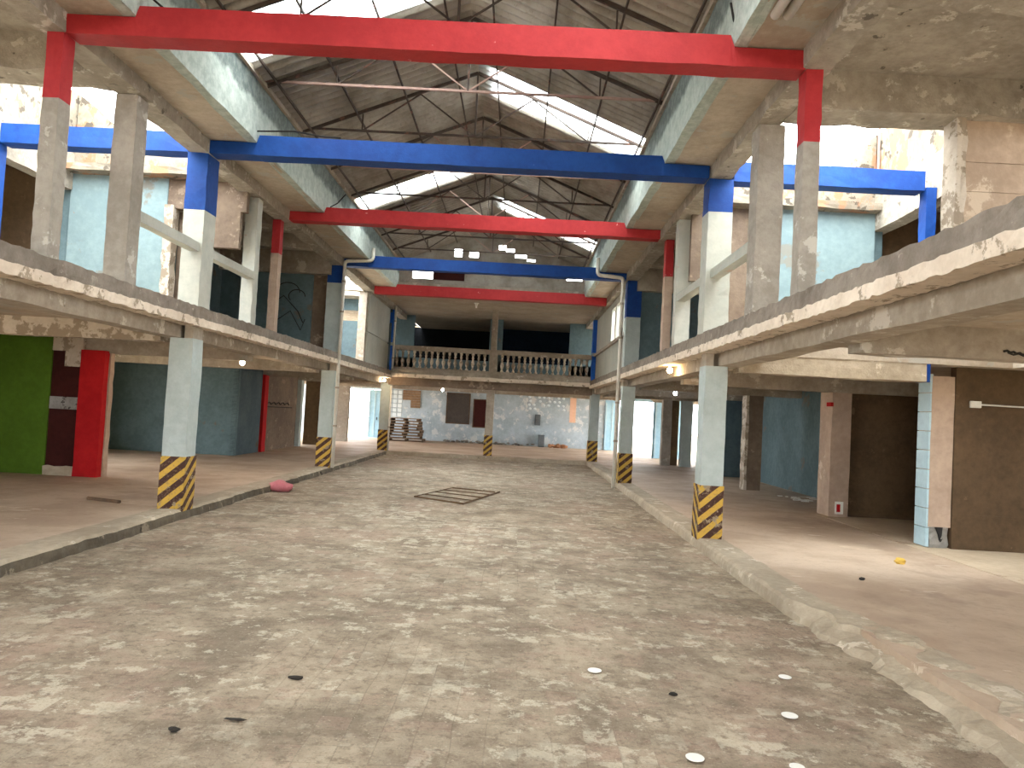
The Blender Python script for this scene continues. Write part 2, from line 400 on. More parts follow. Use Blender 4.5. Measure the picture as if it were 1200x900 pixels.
trim(R(-3.85, 3.85, 27.98, 28.35, 2.62, 2.93, 'x', .5, .008), 'brick', 'brown concrete beam below the balcony')
trim(R(-10.9, 10.9, 33.0, 33.3, 2.60, 2.88, 'x', .5, .008), 'concrete', 'concrete beam across the far hall ceiling')
# cross beams below the galleries
for s, w in ((-1, 'left'), (1, 'right')):
    for yb, z0, d, mt, lb in ((YA, 2.60, .3, 'peel', 'peeling white cross beam at the first column, %s aisle'), (14.55, 2.56, .3, 'concrete', 'cross beam over the shop fronts, %s aisle'),
                          (YB, 2.60, .3, 'concrete', 'cross beam at the second column, %s aisle'), (23.8, 2.58, .3, 'concrete', 'cross beam beyond the second column, %s aisle'), (YC, 2.6, .3, 'concrete', 'cross beam at the third column, %s aisle')):
        if s > 0 and yb == YA: mt = 'curb'
        x = sorted((s*4.29, s*(7.05 if s > 0 and yb == YA else 10.9))); trim(R(x[0], x[1], yb, yb+d, z0, SLAB0+.02, 'x', .4, .008), mt, lb % w)
x = (4.29, 10.9); trim(R(4.29, 10.9, 7.05, 7.35, 2.58, SLAB0+.01, 'x', .4, .01), 'concrete', 'brown cross beam under the near right gallery')

# upper roof over the galleries
for s, w in ((-1, 'left'), (1, 'right')):
    xs = sorted((s*3.76, s*4.06)); trim(R(xs[0], xs[1], -6, 31, 5.47, 5.95, 'y', .25, .016), 'rough', 'spalled roof beam above the %s gallery posts' % w)
    xs = sorted((s*3.1, s*3.78)); struct(R(xs[0], xs[1], -6, 24.3, 5.67, 5.82, 'y', .4, .008).build('ceiling_overhang_' + w, 'soffit'), 'beige underside of the %s roof overhang' % w, 'ceiling')
    xs = sorted((s*3.05, s*3.2)); trim(R(xs[0], xs[1], -6, 24.3, 5.665, 6.56, 'y', .4, .010, 4), 'gutter', 'mint and mossy gutter wall along the %s roof' % w)
    xs = sorted((s*3.0, s*3.12)); trim(R(xs[0], xs[1], -6, 24.3, 6.54, 6.61, 'y', .4, .006), 'concrete', 'pale lip on the %s gutter wall' % w)
    xs = sorted((s*4.0, s*11)); a, b = xs
    c = MB().box(a, b, -6, 8.8, 5.9, 6.05)
    if s < 0: c.box(-11, -7.05, 8.8, 12.95, 5.9, 6.05)
    else: c.box(7.12, 11, 8.8, 12.95, 5.9, 6.05)
    c.box(a, b, 12.95, 20.2, 5.78, 6.05); c.box(a, b, 27.0, 38.6, 5.78, 6.05)
    c.box(*sorted((s*7.1, s*11)), 20.2, 27.0, 5.78, 6.05)  # farther roof opening left beside this, added to bring daylight in
    struct(c.build('ceiling_gallery_' + w, 'rough'), 'rough concrete ceiling of the %s gallery' % w, 'ceiling')
    ox = 7.0 if s < 0 else 7.12
    for yb, z0, z1, d in ((8.32, 5.46, 5.92, .48), (6.1, 5.6, 5.92, .4)):
        xs = sorted((s*4.05, s*(ox+.1))); trim(R(xs[0], xs[1], yb, yb+d, z0, z1, 'x', .25, .018, 3), 'rough', 'rough ceiling cross beam %s the %s roof opening' % ('beside' if yb > 8 else 'before', w))
    for yb in (15.2, 17.4, 19.4, 23.6):
        xs = sorted((s*4.05, s*ox)); trim(R(xs[0], xs[1], yb, yb+.28, 5.2 if yb == 19.4 else 5.45, 5.8, 'x', .3, .012), 'concrete', 'ceiling cross beam in the far %s gallery' % w)
    xs = sorted((s*ox, s*(ox+.25))); trim(R(xs[0], xs[1], 0, 28, 5.33, 5.98, 'y', .3, .016, 3), 'rough', 'outer roof beam along the %s stalls' % w)
    # walls of the light shaft
    xs = sorted((s*(ox+.02), s*(ox+.2))); struct(R(xs[0], xs[1], 8.9, 13.1, 5.9, 7.05, 'y', .25, .012, 3).build('wall_shaft_' + w, 'shaft'), 'flaking white side wall of the %s roof opening' % w, 'wall')
    xs = sorted((s*4.06, s*ox))
    pr = [(4.06, 5.72), (ox, 5.72), (ox, 7.05)] + [(ox-.12*k, 7.05-.09*k+random.uniform(-.03, .03)) for k in range(1, 9)] + [(ox-1.2-.2*k, 6.32+random.uniform(-.03, .03)) for k in range(0, 9) if ox-1.2-.2*k > 4.1] + [(4.06, 6.3)]
    struct(MB().poly([(s*q, z) for q, z in pr], 'y', 12.92, 13.1).build('wall_shaft_far_' + w, 'shaft'), 'flaking end wall of the %s roof opening' % w, 'wall')
    trim(R(xs[0], xs[1], 12.62, 13.0, 5.62, 5.74, 'x', .25, .012), 'shaft', 'pale ledge above the cyan wall, %s gallery' % w)
    o0, o1 = sorted((s*10.9, s*11.1)); ow = MB()
    gaps = [(3.0, 8.0, .5, 2.3), (14.9, 17.5, .3, 2.6)] if s < 0 else [(3.0, 7.5, .7, 2.3)]  # unseen low openings added so daylight reaches the aisles
    ow.box(o0, o1, -6, 0, 3.1, 6.05); ow.box(o0, o1, 8.4, 29.2, 3.1, 6.05); ow.box(o0, o1, 0, 8.4, 3.1, 3.9)  # near upper side left open to let daylight into the galleries
    yy = -6
    for g0, g1, z0, z1 in gaps + [(29.2, 29.2, 0, 0)]:  # wall ends early, leaving the far hall open for daylight
        ow.box(o0, o1, yy, g0, -.2, 3.1)
        if g1 > g0: ow.box(o0, o1, g0, g1, -.2, z0); ow.box(o0, o1, g0, g1, z1, 3.1)
        yy = g1
    struct(ow.build('wall_outer_' + w, 'tealdark'), 'outer wall of the %s stalls, side openings added for daylight' % w, 'wall')

fw_ = MB(); fw_.box(-11, -2.6, -6.2, -6, -.2, 6.1); fw_.box(2.6, 11, -6.2, -6, -.2, 6.1); fw_.box(-2.6, 2.6, -6.2, -6, 3.4, 6.1); fw_.box(-3.1, 3.1, -6.2, -6, 6.1, 6.7)
struct(fw_.build('wall_front', 'concrete'), 'front wall with the entrance, behind the viewer', 'wall')
for s, w, k in ((-1, 'left', 20), (1, 'right', 21)):
    xs = sorted((s*4.0, s*7.35)); c = MB(); bm = c.bm; rows = []
    for i in range(121):
        y = 8.3 + 5.2*i/120; rows.append([bm.verts.new((xs[0]+(xs[1]-xs[0])*q/2, y, 7.5+.02*math.sin(i*1.9))) for q in range(3)])
    for a, b in zip(rows, rows[1:]):
        for q in range(2): bm.faces.new((a[q], b[q], b[q+1], a[q+1]))
    struct(c.build('window_%d' % k, 'milky', smooth=True), 'added milky sheet dimming daylight through the %s roof opening' % w, 'skylight')  # sheet added to weaken daylight on the cyan and shaft walls
    ct = thing('canopy_frame', 'thin faded red steel frame above the %s roof opening' % w, 'frame', (s*5.6, 10.9, 6.05))
    for y in (8.9, 10.9, 12.8): MB().bar((s*4.1, y, 7.44), (s*7.2, y, 7.44), .03).build('cross_bar', 'pinksteel', ct)
    for x in (4.15, 7.1):
        for y in (8.9, 12.8): MB().bar((s*x, y, 6.0), (s*x, y, 7.44), .03).build('upright', 'pinksteel', ct)
    MB().bar((s*4.15, 12.85, 6.3), (s*5.5, 12.85, 7.4), .022).build('brace', 'pinksteel', ct)
# nave ceiling at the far end and gable
struct(B(-3.8, 3.8, 24.15, 38.6, 5.67, 5.85).build('ceiling_balcony', 'soffit'), 'rough ceiling over the balcony', 'ceiling')
trim(R(-3.1, 3.1, 24.1, 24.3, 5.66, 5.88, 'x', .3, .012), 'concrete', 'concrete upstand at the far end of the roof')
gab = MB()
HOLES = [(-2.62, -1.94, 6.06, 6.30), (1.95, 2.35, 6.30, 6.39), (2.45, 2.98, 6.24, 6.38), (-1.28, -1.02, 6.84, 7.1), (-.78, -.48, 6.84, 7.05), (.18, .42, 7.14, 7.30), (.42, .70, 7.08, 7.2), (.72, 1.1, 6.9, 7.02), (1.12, 1.4, 6.8, 6.88)]
def roof_z(x): return 7.92 - .41*abs(x-.05)
XS = sorted({-3.1, 3.1, .05} | {h[0] for h in HOLES} | {h[1] for h in HOLES})
for a, b in zip(XS, XS[1:]):
    spans = sorted((h[2], h[3]) for h in HOLES if h[0] <= a+1e-6 and h[1] >= b-1e-6); z = 5.8
    for p, q in spans: gab.poly([(a, z), (b, z), (b, p), (a, p)], 'y', 24.25, 24.32); z = q
    gab.poly([(a, z), (b, z), (b, roof_z(b)), (a, roof_z(a))], 'y', 24.25, 24.32)
struct(gab.build('wall_gable', 'sheet'), 'dark sheet gable at the far end of the roof with gaps', 'wall')

# corrugated roof slopes with translucent strips
SKY_L = [(-1.9, -.8), (1.9, 3.0), (9.3, 10.4), (17.15, 18.25)]  # first strip lies unseen behind the viewer, added for daylight
SKY_R = [(-5.0, -3.9), (5.2, 6.3), (12.7, 13.85), (20.5, 21.6)]  # first strip again an unseen one, added to bring in daylight
def corrugated(side, y0, y1, lap=0):
    mb = MB(); bm = mb.bm; pitch = .20; n = max(6, int((y1-y0)/pitch*6)); rows = []
    for i in range(n+1):
        y = y0+(y1-y0)*i/n; dz = .06*math.sin(2*math.pi*y/pitch) + lap
        row = []
        for k in range(5):
            t = k/4; x = .05 + side*(3.25*t); row.append(bm.verts.new((x, y, 7.9 - .41*abs(x-.05) + dz)))
        rows.append(row)
    for a, b in zip(rows, rows[1:]):
        for k in range(4): bm.faces.new((a[k], b[k], b[k+1], a[k+1]))
    return mb
def slope(side, gaps, name, w):
    y = -6.0; mb = MB(); parts = []
    for a, b in gaps + [(24.4, 24.4)]:
        if a > y: parts.append((y, a))
        y = b
    import itertools
    whole = bmesh.new()
    for a, b in parts:
        p = corrugated(side, a, b); me = bpy.data.meshes.new('t'); p.bm.to_mesh(me); p.bm.free(); whole.from_mesh(me); bpy.data.meshes.remove(me)
    mb.bm.free(); mb.bm = whole
    return struct(mb.build(name, 'sheet', smooth=True), 'corrugated sheets of the %s roof slope' % w, 'roof')
slope(-1, SKY_L, 'roof_left', 'left'); slope(1, SKY_R, 'roof_right', 'right')
wn = 0
for side, L, w in ((-1, SKY_L, 'left'), (1, SKY_R, 'right')):
    for i, (a, b) in enumerate(L):
        wn += 1
        pos = ['near the entrance, added for daylight', 'nearer than the first red beam', 'beyond the first red beam', 'between the second blue beam and the second red beam'][i] if side < 0 else ['near the entrance, added for daylight', 'before the first red beam', 'seen between the first red and blue beams', 'seen past the second red beam'][i]
        struct(corrugated(side, a-.03, b+.03, .004).build('window_%d' % wn, 'translucent', smooth=True), 'translucent skylight strip on the %s slope %s' % (w, pos), 'skylight')
trim(MB().poly([(-.22, 7.83), (.05, 7.95), (.32, 7.83), (.32, 7.86), (.05, 7.985), (-.22, 7.86)], 'y', -6, 24.4), 'sheet', 'ridge capping of the roof')

# ------------------------------------------------------------------ partition walls, upper floor
def wall(mb, name, mat, label): return struct(mb.build(name, mat), label, 'wall')
w = MB(); w.box(-7.02, -5.3, 12.92, 13.07, 3.1, 5.66)
wall(w, 'wall_cyan_left', 'cyan', 'pale cyan stained wall across the left gallery')
trim(R(-5.32, -5.16, 12.88, 13.1, 3.1, 5.15, 'z', .15, .015), 'peel', 'pale plaster jamb beside the cyan wall')
w = MB(); w.box(-5.2, -4.86, 13.2, 13.3, 3.1, 5.1); w.box(-5.3, -3.9, 12.94, 13.06, 5.1, 5.66); w.box(-4.86, -4.0, 12.94, 13.06, 4.45, 5.1)
wall(w, 'wall_brick_left', 'brick', 'bare brown wall beside the doorway of the left gallery')
trim(R(-4.9, -4.66, 12.9, 13.08, 3.1, 4.5, 'z', .15, .015), 'graypost', 'grey jamb behind the first left gallery column')
jag = [(5.12, 3.1)]; z = 3.1
while z < 5.66: jag.append((5.02+.16*mnoise.noise(Vector((0, z*2.2, 9)))+random.uniform(-.03, .03), z)); z += .12
jag += [(5.05, 5.66), (7.12, 5.66), (7.12, 3.1)]
wall(MB().poly(jag[1:], 'y', 12.88, 13.04), 'wall_cyan_right', 'cyan', 'pale cyan wall with broken plaster edge across the right gallery')
w = MB(); w.box(4.55, 5.3, 12.95, 13.06, 3.1, 5.66); w.box(3.95, 4.56, 12.95, 13.06, 4.3, 5.66)
wall(w, 'wall_brick_right', 'brick', 'bare brown masonry beside the cyan wall of the right gallery')
wall(B(-7.0, -4.55, 19.62, 19.75, 3.1, 5.3), 'wall_teal_left', 'teal', 'teal wall with scribbles in the left gallery')
wall(B(-4.56, -4.17, 19.7, 19.8, 3.1, 5.3), 'wall_brown_left', 'brick', 'brown strip beside the teal wall of the left gallery')
wall(B(4.2, 7.12, 19.62, 19.75, 3.1, 5.8), 'wall_teal_right', 'teal', 'grey teal wall in the right gallery')
w = MB(); w.box(-7.0, -3.85, 27.9, 28.0, 3.1, 4.95); w.box(-7.0, -3.85, 27.9, 28.0, 5.35, 5.8)
wall(w, 'wall_teal_gallery_end', 'tealdark', 'dark teal end wall of the left gallery with high opening')
for s, w_ in ((-1, 'left'), (1, 'right')):
    a = 7.02 if s < 0 else 7.14
    wall(B(min(s*a, s*(a+.15)), max(s*a, s*(a+.15)), 12.95, 28, 3.1, 5.4), 'wall_gallery_outer_' + w_, 'teal', 'outer teal wall of the far %s gallery' % w_)
    wall(B(min(s*9.3, s*9.4), max(s*9.3, s*9.4), 8.62, 12.95, 3.1, 5.95), 'wall_upper_stall_' + w_, 'darkbrown', 'dark brown back wall of the upper %s stall' % w_)
    wall(B(min(s*7.0, s*9.4), max(s*7.0, s*9.4), 13.1, 13.2, 3.1, 5.95), 'wall_upper_stall_end_' + w_, 'darkbrown', 'dark end wall of the upper %s stall' % w_)
blk = MB(); zz = 3.1
for zt in (3.72, 4.33, 4.64, 4.98, 5.62):
    blk.box(6.0, 10.9, 8.45, 8.62, zz, zt-.012); blk.box(6.0, 10.9, 8.465, 8.61, zt-.012, zt); zz = zt
wall(blk, 'wall_block_right', 'block', 'brown block partition at the upper right gallery')
trim(R(5.9, 6.02, 8.4, 8.66, 3.1, 5.62, 'z', .2, .01), 'peel', 'pale edge of the brown block partition')

# balcony room
w = MB(); w.box(-4.3, -3.42, 31, 31.15, 3.1, 5.7); w.box(-.25, .3, 31, 31.15, 3.1, 5.7); w.box(3.1, 4.3, 31, 31.15, 3.1, 5.7); w.box(-4.3, 4.3, 31, 31.15, 3.1, 3.9)
wall(w, 'wall_balcony', 'teal', 'dark teal wall with two wide openings behind the balcony')
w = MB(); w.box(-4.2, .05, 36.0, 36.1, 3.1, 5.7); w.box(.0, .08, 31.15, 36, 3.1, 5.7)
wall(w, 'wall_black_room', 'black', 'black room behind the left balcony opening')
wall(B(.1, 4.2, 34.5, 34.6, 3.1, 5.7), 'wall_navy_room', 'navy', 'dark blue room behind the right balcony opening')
for s, w_ in ((-1, 'left'), (1, 'right')):
    wall(B(min(s*4.2, s*4.3), max(s*4.2, s*4.3), 31, 36.1, 3.1, 5.78), 'wall_balcony_side_' + w_, 'tealdark', 'teal side wall of the balcony room at %s' % w_)

# side panels of the last gallery bay
w = MB(); w.box(-4.02, -3.92, 23.95, 27.95, 3.12, 4.14); w.box(-4.02, -3.92, 23.95, 27.95, 4.2, 5.48); w.box(-4.06, -3.96, 23.95, 27.95, 4.13, 4.21)
wall(w, 'wall_panel_left', 'white', 'off white panel closing the last bay of the left gallery')
w = MB(); w.box(3.92, 4.02, 20.0, 27.95, 3.12, 4.12); w.box(3.92, 4.02, 23.6, 27.95, 4.12, 5.48); w.box(3.92, 4.02, 20.0, 23.6, 5.25, 5.48)
for yy in (20.0, 21.4, 22.5): w.box(3.92, 4.02, yy, yy+.16, 4.12, 5.3)
wall(w, 'wall_panel_right', 'white', 'off white panel with slatted opening in the last right bay')
trim(R(3.84, 4.06, 19.95, 28, 4.08, 4.17, 'y', .4, .006), 'concrete', 'grey sill along the last right bay panel')

# ------------------------------------------------------------------ partition walls, ground floor
YS = 14.45
wall(B(-10.9, -8.09, YS, YS+.15, FL, 2.87), 'wall_green', 'green', 'green painted shop wall at far left')
o = wall(B(-10.9, -8.09, YS-.012, YS+.05, 1.42, 1.66), 'trim_tile_band', 'green', 'speckled tile band on the green shop wall')
w = MB(); w.box(-8.1, -7.5, YS+.03, YS+.15, .3, 1.42); w.box(-8.1, -7.5, YS+.03, YS+.15, 1.64, 2.56)
wall(w, 'wall_maroon', 'maroon', 'dark maroon shop wall between green wall and red pillar')
wall(B(-8.1, -7.5, YS+.015, YS+.1, 1.42, 1.66), 'trim_grey_band', 'greybroken', 'grey speckled band on the maroon wall')
w = MB(); w.box(-8.1, -7.5, YS, YS+.1, 2.56, 2.87); w.box(-7.84, -7.5, YS+.005, YS+.1, 2.26, 2.56)
wall(w, 'wall_beige_patch', 'peel', 'pale peeling patch above the maroon wall')
wall(R(-8.1, -7.5, YS-.03, YS+.2, FL-.02, .31, 'x', .1, .015), 'trim_plinth', 'curb', 'pale chipped plinth under the maroon wall')
wall(B(-10.9, -7.1, 21.6, 21.75, FL, 2.87), 'wall_teal_stall', 'teal', 'dark teal end wall of the left stall')
wall(B(-7.25, -7.1, 21.6, 23.62, FL, 2.87), 'wall_teal_aisle', 'tealdark', 'dark teal wall along the left aisle before the red post')
w = MB(); w.box(-7.3, -7.15, 24.0, 27.6, FL, 2.87)
wall(w, 'wall_brown_aisle', 'brick', 'brown wall behind the red post in the left aisle')
wall(B(-7.3, -6.3, 29.2, 29.35, FL, 2.87), 'wall_dark_far_left', 'darkbrown', 'dark brown boarded wall beside the third left column')
wall(B(7.66, 10.9, 11.25, 11.4, FL, 2.87), 'wall_shutter_right', 'darkbrown', 'dark brown boarded wall at the right edge')
trim(B(7.66, 10.9, 11.24, 11.3, .62, .66), 'darkbrown', 'seam ledge on the brown boarded wall')
wall(B(7.6, 10.9, 14.72, 14.87, FL, 2.87), 'wall_shutter_right_far', 'darkbrown', 'dark brown boarded wall between the two right pillars')
wall(B(8.5, 8.62, 14.87, 24.1, FL, 2.87), 'wall_teal_right_stall', 'teal', 'teal back wall of the right stalls')
wall(B(7.2, 8.6, 23.95, 24.1, FL, 2.87), 'wall_teal_right_end', 'tealdark', 'teal end wall of the right aisle stalls')
wall(B(6.92, 7.24, 28.4, 28.5, FL, 2.87), 'wall_brown_right', 'darkbrown', 'dark brown boarded strip between two far right pillars')
wall(B(8.5, 8.62, 24.1, 29.2, FL, 2.87), 'wall_far_right_stall', 'tealdark', 'teal back wall of the last right stalls')

# far wall of the ground floor, in blocks round its openings
w = MB()
def bw(x0, x1, z0=FL, z1=2.87): w.box(x0, x1, BACK, BACK+.2, z0, z1)
bw(-11, -8.5); bw(-5.95, 3.95); bw(3.95, 5.6); bw(-8.5, -5.95, 2.62, 2.87)
wall(w, 'wall_back', 'backblue', 'light blue stained far wall under the balcony')
wall(B(5.6, 6.35, BACK, BACK+.2, FL, 2.87), 'wall_back_right', 'doorblue', 'pale blue boarded right end of the far wall')
w = MB(); w.box(7.12, 8.4, 33.0, 33.12, FL, 2.87); w.box(6.0, 7.12, 33.0, 33.12, 2.62, 2.87)
wall(w, 'wall_door_right', 'doorblue', 'pale blue boarding beside the right rear doorway')
wall(B(10.9, 11.0, BACK, BACK, 0, 1) if False else B(6.02, 6.1, 33.1, BACK, 2.7, 2.87), 'trim_lintel_right', 'concrete', 'beam over the right rear doorway')

# ================================================================== THINGS
# lower columns
def column(x0, y, w, d, label, sides, mat='mint', top=2.67):
    t = thing('striped_column', label, 'column', (x0+w/2, y+d/2, FL), 'striped columns of the hall')
    R(x0, x0+w, y, y+d, FL+.76, top, 'z', .25, .006).build('shaft', mat, t)
    R(x0-.012, x0+w+.012, y-.012, y+d+.012, FL-.02, FL+.78, 'z', .12, .007).build('warning_band', 'stripe', t)
    if sides:
        a = (x0+.2, x0+w) if sides < 0 else (x0, x0+w-.2)
        R(a[0]+.01, a[1]-.01, y+.01, y+d-.02, top, SLAB0+.01, 'z', .1, .004).build('capital', 'concrete', t)
    return t
column(-4.15, YA, .35, .35, 'nearest left mint column with yellow and brown striped foot', -1)
column(3.80, YA, .33, .35, 'nearest right mint column with striped foot at the curb', 1)
column(-4.15, YB, .35, .35, 'second left mint column with white drainpipe and striped foot', -1)
column(3.80, YB, .33, .35, 'second right mint column, white drainpipe standing off its left side', 1)
column(-4.13, YC, .35, .35, 'third left mint column at the left end of the balcony', -1)
column(3.80, YC, .35, .35, 'third right mint column at the right end of the balcony', 1)
column(-.12, YC-.02, .29, .3, 'middle column under the centre of the balcony', 0, 'concrete', 2.63)

# outer pillars of the ground floor
t = thing('stall_pillar', 'bright red shop pillar beside the maroon wall', 'pillar', (-7.25, 14.6, FL))
R(-7.5, -7.03, YS-.05, YS+.16, FL, 2.6, 'z', .25, .006).build('shaft', 'shopred', t)
R(-7.07, -7.0, YS+.12, YS+.26, FL, 2.6, 'z', .2, .008).build('plaster_edge', 'pinkbeige', t)
t = thing('stall_pillar', 'thin red post far down the left aisle', 'pillar', (-7.1, 23.8, FL))
R(-7.3, -7.02, 23.65, 24.0, FL, 2.6, 'z', .25, .006).build('shaft', 'shopred', t)
t = thing('stall_pillar', 'pale mint pillar past the red post in the left aisle', 'pillar', (-7.2, 27.8, FL))
R(-7.6, -7.0, 27.6, 27.9, FL, 2.6, 'z', .25, .01).build('shaft', 'mint', t)
t = thing('stall_pillar', 'purple grey pillar standing before the bright left rear doorway', 'pillar', (-6.6, 33.2, FL))
R(-6.95, -6.45, 33.0, 33.3, FL, 2.6, 'z', .25, .01).build('shaft', 'graypost', t)
t = thing('stall_pillar', 'right pillar with pale blue side and broken foot', 'pillar', (7.47, 11.4, FL))
R(7.31, 7.65, 11.27, 11.6, FL+.32, 2.72, 'z', .3, .004).build('shaft', 'pinkbeige', t)
cl = MB()
for k in range(9): cl.box(7.28, 7.33, 11.272, 11.6, FL+.02+k*.29, FL+.3+k*.29-.0, .004)
cl.build('blue_cladding', 'paleblue', t)['label'] = 'pale blue tiles on the side facing the hall'
R(7.33, 7.63, 11.29, 11.58, FL-.01, FL+.33, 'z', .06, .02, 3).build('broken_foot', 'greybroken', t)
MB().poly([(7.42, FL+.32), (7.53, FL+.32), (7.52, FL+.2), (7.49, FL+.12), (7.46, FL+.24)], 'y', 11.262, 11.3).build('dark_hole', 'cable', t)
t = thing('stall_pillar', 'beige pillar with red and white sticker at its foot', 'pillar', (7.4, 14.9, FL))
R(7.22, 7.6, 14.6, 15.15, FL, 2.6, 'z', .3, .006).build('shaft', 'pinkbeige', t)
B(7.34, 7.50, 14.585, 14.61, FL+.06, FL+.30).build('sticker', 'disc', t)
B(7.37, 7.44, 14.578, 14.6, FL+.1, FL+.25).build('sticker_red_mark', 'shopred', t)
B(7.19, 7.24, 14.588, 14.8, 2.28, 2.36).build('red_tab', 'shopred', t)
t = thing('stall_pillar', 'brown post with pale edge before the teal wall at right', 'pillar', (7.3, 19.6, FL))
R(7.12, 7.5, YB, YB+.35, FL, 2.6, 'z', .3, .006).build('shaft', 'brick', t)
R(7.06, 7.13, YB-.01, YB+.35, FL, 2.6, 'z', .2, .012).build('plaster_edge', 'peel', t)
t = thing('stall_pillar', 'mint pillar far down the right aisle beside brown wall', 'pillar', (7.2, 27.9, FL))
R(7.25, 7.65, 27.9, 28.2, FL, 2.6, 'z', .3, .008).build('shaft', 'mint', t)
t = thing('stall_pillar', 'purple grey pillar right of the bright rear doorway', 'pillar', (6.7, 28.2, FL))
R(6.56, 6.9, 28.05, 28.35, FL, 2.6, 'z', .3, .008).build('shaft', 'graypost', t)

# upper posts and columns
def upost(name, x0, y, w, d, z0, z1, label, secs):
    t = thing(name, label, 'post' if name == 'gallery_post' else 'column', (x0+w/2, y+d/2, z0))
    zs = [z0] + [s[0] for s in secs[:-1]] + [z1]
    for (za, zb), (zt, mt, nm) in zip(zip(zs, zs[1:]), secs):
        R(x0, x0+w, y, y+d, za, zb, 'z', .12, .005).build(nm, mt, t)
    return t
Z0, Z1 = SLAB1+.0, 5.465
upost('gallery_post', -3.95, 7.42, .17, .2, Z0, Z1, 'near left post, red at its top, under the first red beam', [(4.78, 'graypost', 'bare_shaft'), (9, 'red', 'red_top')])
upost('gallery_post', 3.80, 7.42, .17, .2, Z0, Z1, 'near right post, red at its top, under the first red beam', [(4.72, 'graypost', 'bare_shaft'), (9, 'red', 'red_top')])
upost('gallery_post', -4.06, 8.92, .27, .27, Z0, Z1, 'thick grey cement post between near red post and blue column, left', [(9, 'graypost', 'shaft')])
upost('gallery_post', 3.80, 8.86, .31, .3, Z0, Z1, 'thick grey cement post between blue column and near red post, right', [(9, 'graypost', 'shaft')])
upost('gallery_column', -4.08, YA, .31, .42, Z0, Z1, 'first left gallery column, white with tall blue top', [(4.6, 'white', 'white_shaft'), (9, 'blue', 'blue_top')])
upost('gallery_column', 3.74, YA, .36, .36, Z0, Z1, 'first right gallery column, white with short blue top', [(4.97, 'white', 'white_shaft'), (9, 'blue', 'blue_top')])
upost('gallery_post', -4.05, 13.3, .22, .24, Z0, Z1, 'white post holding the far end of the left handrail', [(9, 'white', 'shaft')])
upost('gallery_post', 3.80, 13.3, .26, .24, Z0, Z1, 'white post holding the far end of the right handrail', [(9, 'white', 'shaft')])
upost('gallery_post', -4.08, 14.85, .16, .2, Z0, Z1, 'second red topped post on the left gallery', [(4.78, 'pinkbeige', 'bare_shaft'), (9, 'red', 'red_top')])
upost('gallery_post', 3.88, 14.85, .16, .2, Z0, Z1, 'second red topped post on the right gallery', [(4.72, 'pinkbeige', 'bare_shaft'), (9, 'red', 'red_top')])
upost('gallery_column', -4.15, YB, .40, .36, Z0, Z1, 'second left gallery column with blue top and drainpipe', [(5.0, 'mint', 'pale_shaft'), (9, 'blue', 'blue_top')])
upost('gallery_column', 3.80, YB, .38, .36, Z0, Z1, 'second right gallery column with long blue top and drainpipe', [(4.5, 'mint', 'pale_shaft'), (9, 'blue', 'blue_top')])
upost('gallery_post', -4.2, 23.7, .25, .24, Z0, Z1, 'plain post at the start of the left white panel', [(9, 'concrete', 'shaft')])
upost('gallery_column', -4.13, YC-.1, .35, .35, Z0, 5.665, 'blue column at the left end of the balustrade', [(4.1, 'blueC', 'lower_shaft'), (4.22, 'mint', 'rail_band'), (9, 'blueC', 'upper_shaft')])
upost('gallery_column', 3.78, YC-.1, .33, .35, Z0, 5.665, 'blue column at the right end of the balustrade', [(4.1, 'blueC', 'lower_shaft'), (4.22, 'mint', 'rail_band'), (9, 'blueC', 'upper_shaft')])
upost('gallery_post', -.06, YC+.0, .22, .2, 4.145, 5.665, 'slim pale post in the middle of the balcony', [(9, 'concrete', 'shaft')])
upost('gallery_post', 6.96, YA, .15, .2, SLAB1, 5.5, 'blue outer post at the end of the right blue beam', [(9, 'blue', 'shaft')])
trim(R(7.055, 7.10, YA-.01, YA+.3, 2.60, 2.865, 'z', .1, .003), 'blue', 'blue painted end of the pale cross beam at right')
upost('gallery_post', -7.1, YA, .15, .2, SLAB1, 5.5, 'blue outer post at the end of the left blue beam', [(9, 'blue', 'shaft')])

# handrails
def rail(x0, x1, y0, y1, label):
    t = R(x0, x1, y0, y1, 3.97, 4.1, 'y', .4, .005).build('handrail', 'white'); return tag(t, label, 'handrail')
rail(-3.95, -3.80, 9.2, YA-.01, 'white concrete rail from grey post to first left column')
rail(-3.95, -3.80, YA+.43, 13.29, 'white concrete rail beyond the first left column')
rail(3.81, 3.96, 9.17, YA-.01, 'white concrete rail from grey post to first right column')
rail(3.81, 3.96, YA+.37, 13.29, 'white concrete rail beyond the first right column')

# painted cross beams
def beam(x0, x1, y, d, z0, z1, mat, label, notch=True):
    """cast beam; its top is lower where it runs under the roof overhang"""
    if not notch: return tag(R(x0, x1, y, y+d, z0, z1, 'x', .35, .007).build('cross_beam', mat), label, 'beam', 'painted beams across the hall')
    bm = bmesh.new(); rings = []
    xs = [x0] + [x0+(x1-x0)*k/22 for k in range(1, 22)] + [x1]
    xs = sorted([q for q in xs if abs(abs(q)-3.04) > .06] + [-3.06, -3.02, 3.02, 3.06])
    for q in xs:
        zt = 5.655 if abs(q) > 3.04 else z1; j = lambda: random.uniform(-.005, .005)
        rings.append([bm.verts.new((q, y+j(), z0+j())), bm.verts.new((q, y+d+j(), z0+j())), bm.verts.new((q, y+d+j(), zt+j()*.6)), bm.verts.new((q, y+j(), zt+j()*.6))])
    for a, b in zip(rings, rings[1:]):
        for k in range(4): bm.faces.new((a[k], a[(k+1) % 4], b[(k+1) % 4], b[k]))
    bm.faces.new(rings[0][::-1]); bm.faces.new(rings[-1])
    mb = MB(); mb.bm.free(); mb.bm = bm
    return tag(mb.build('cross_beam', mat), label, 'beam', 'painted beams across the hall')
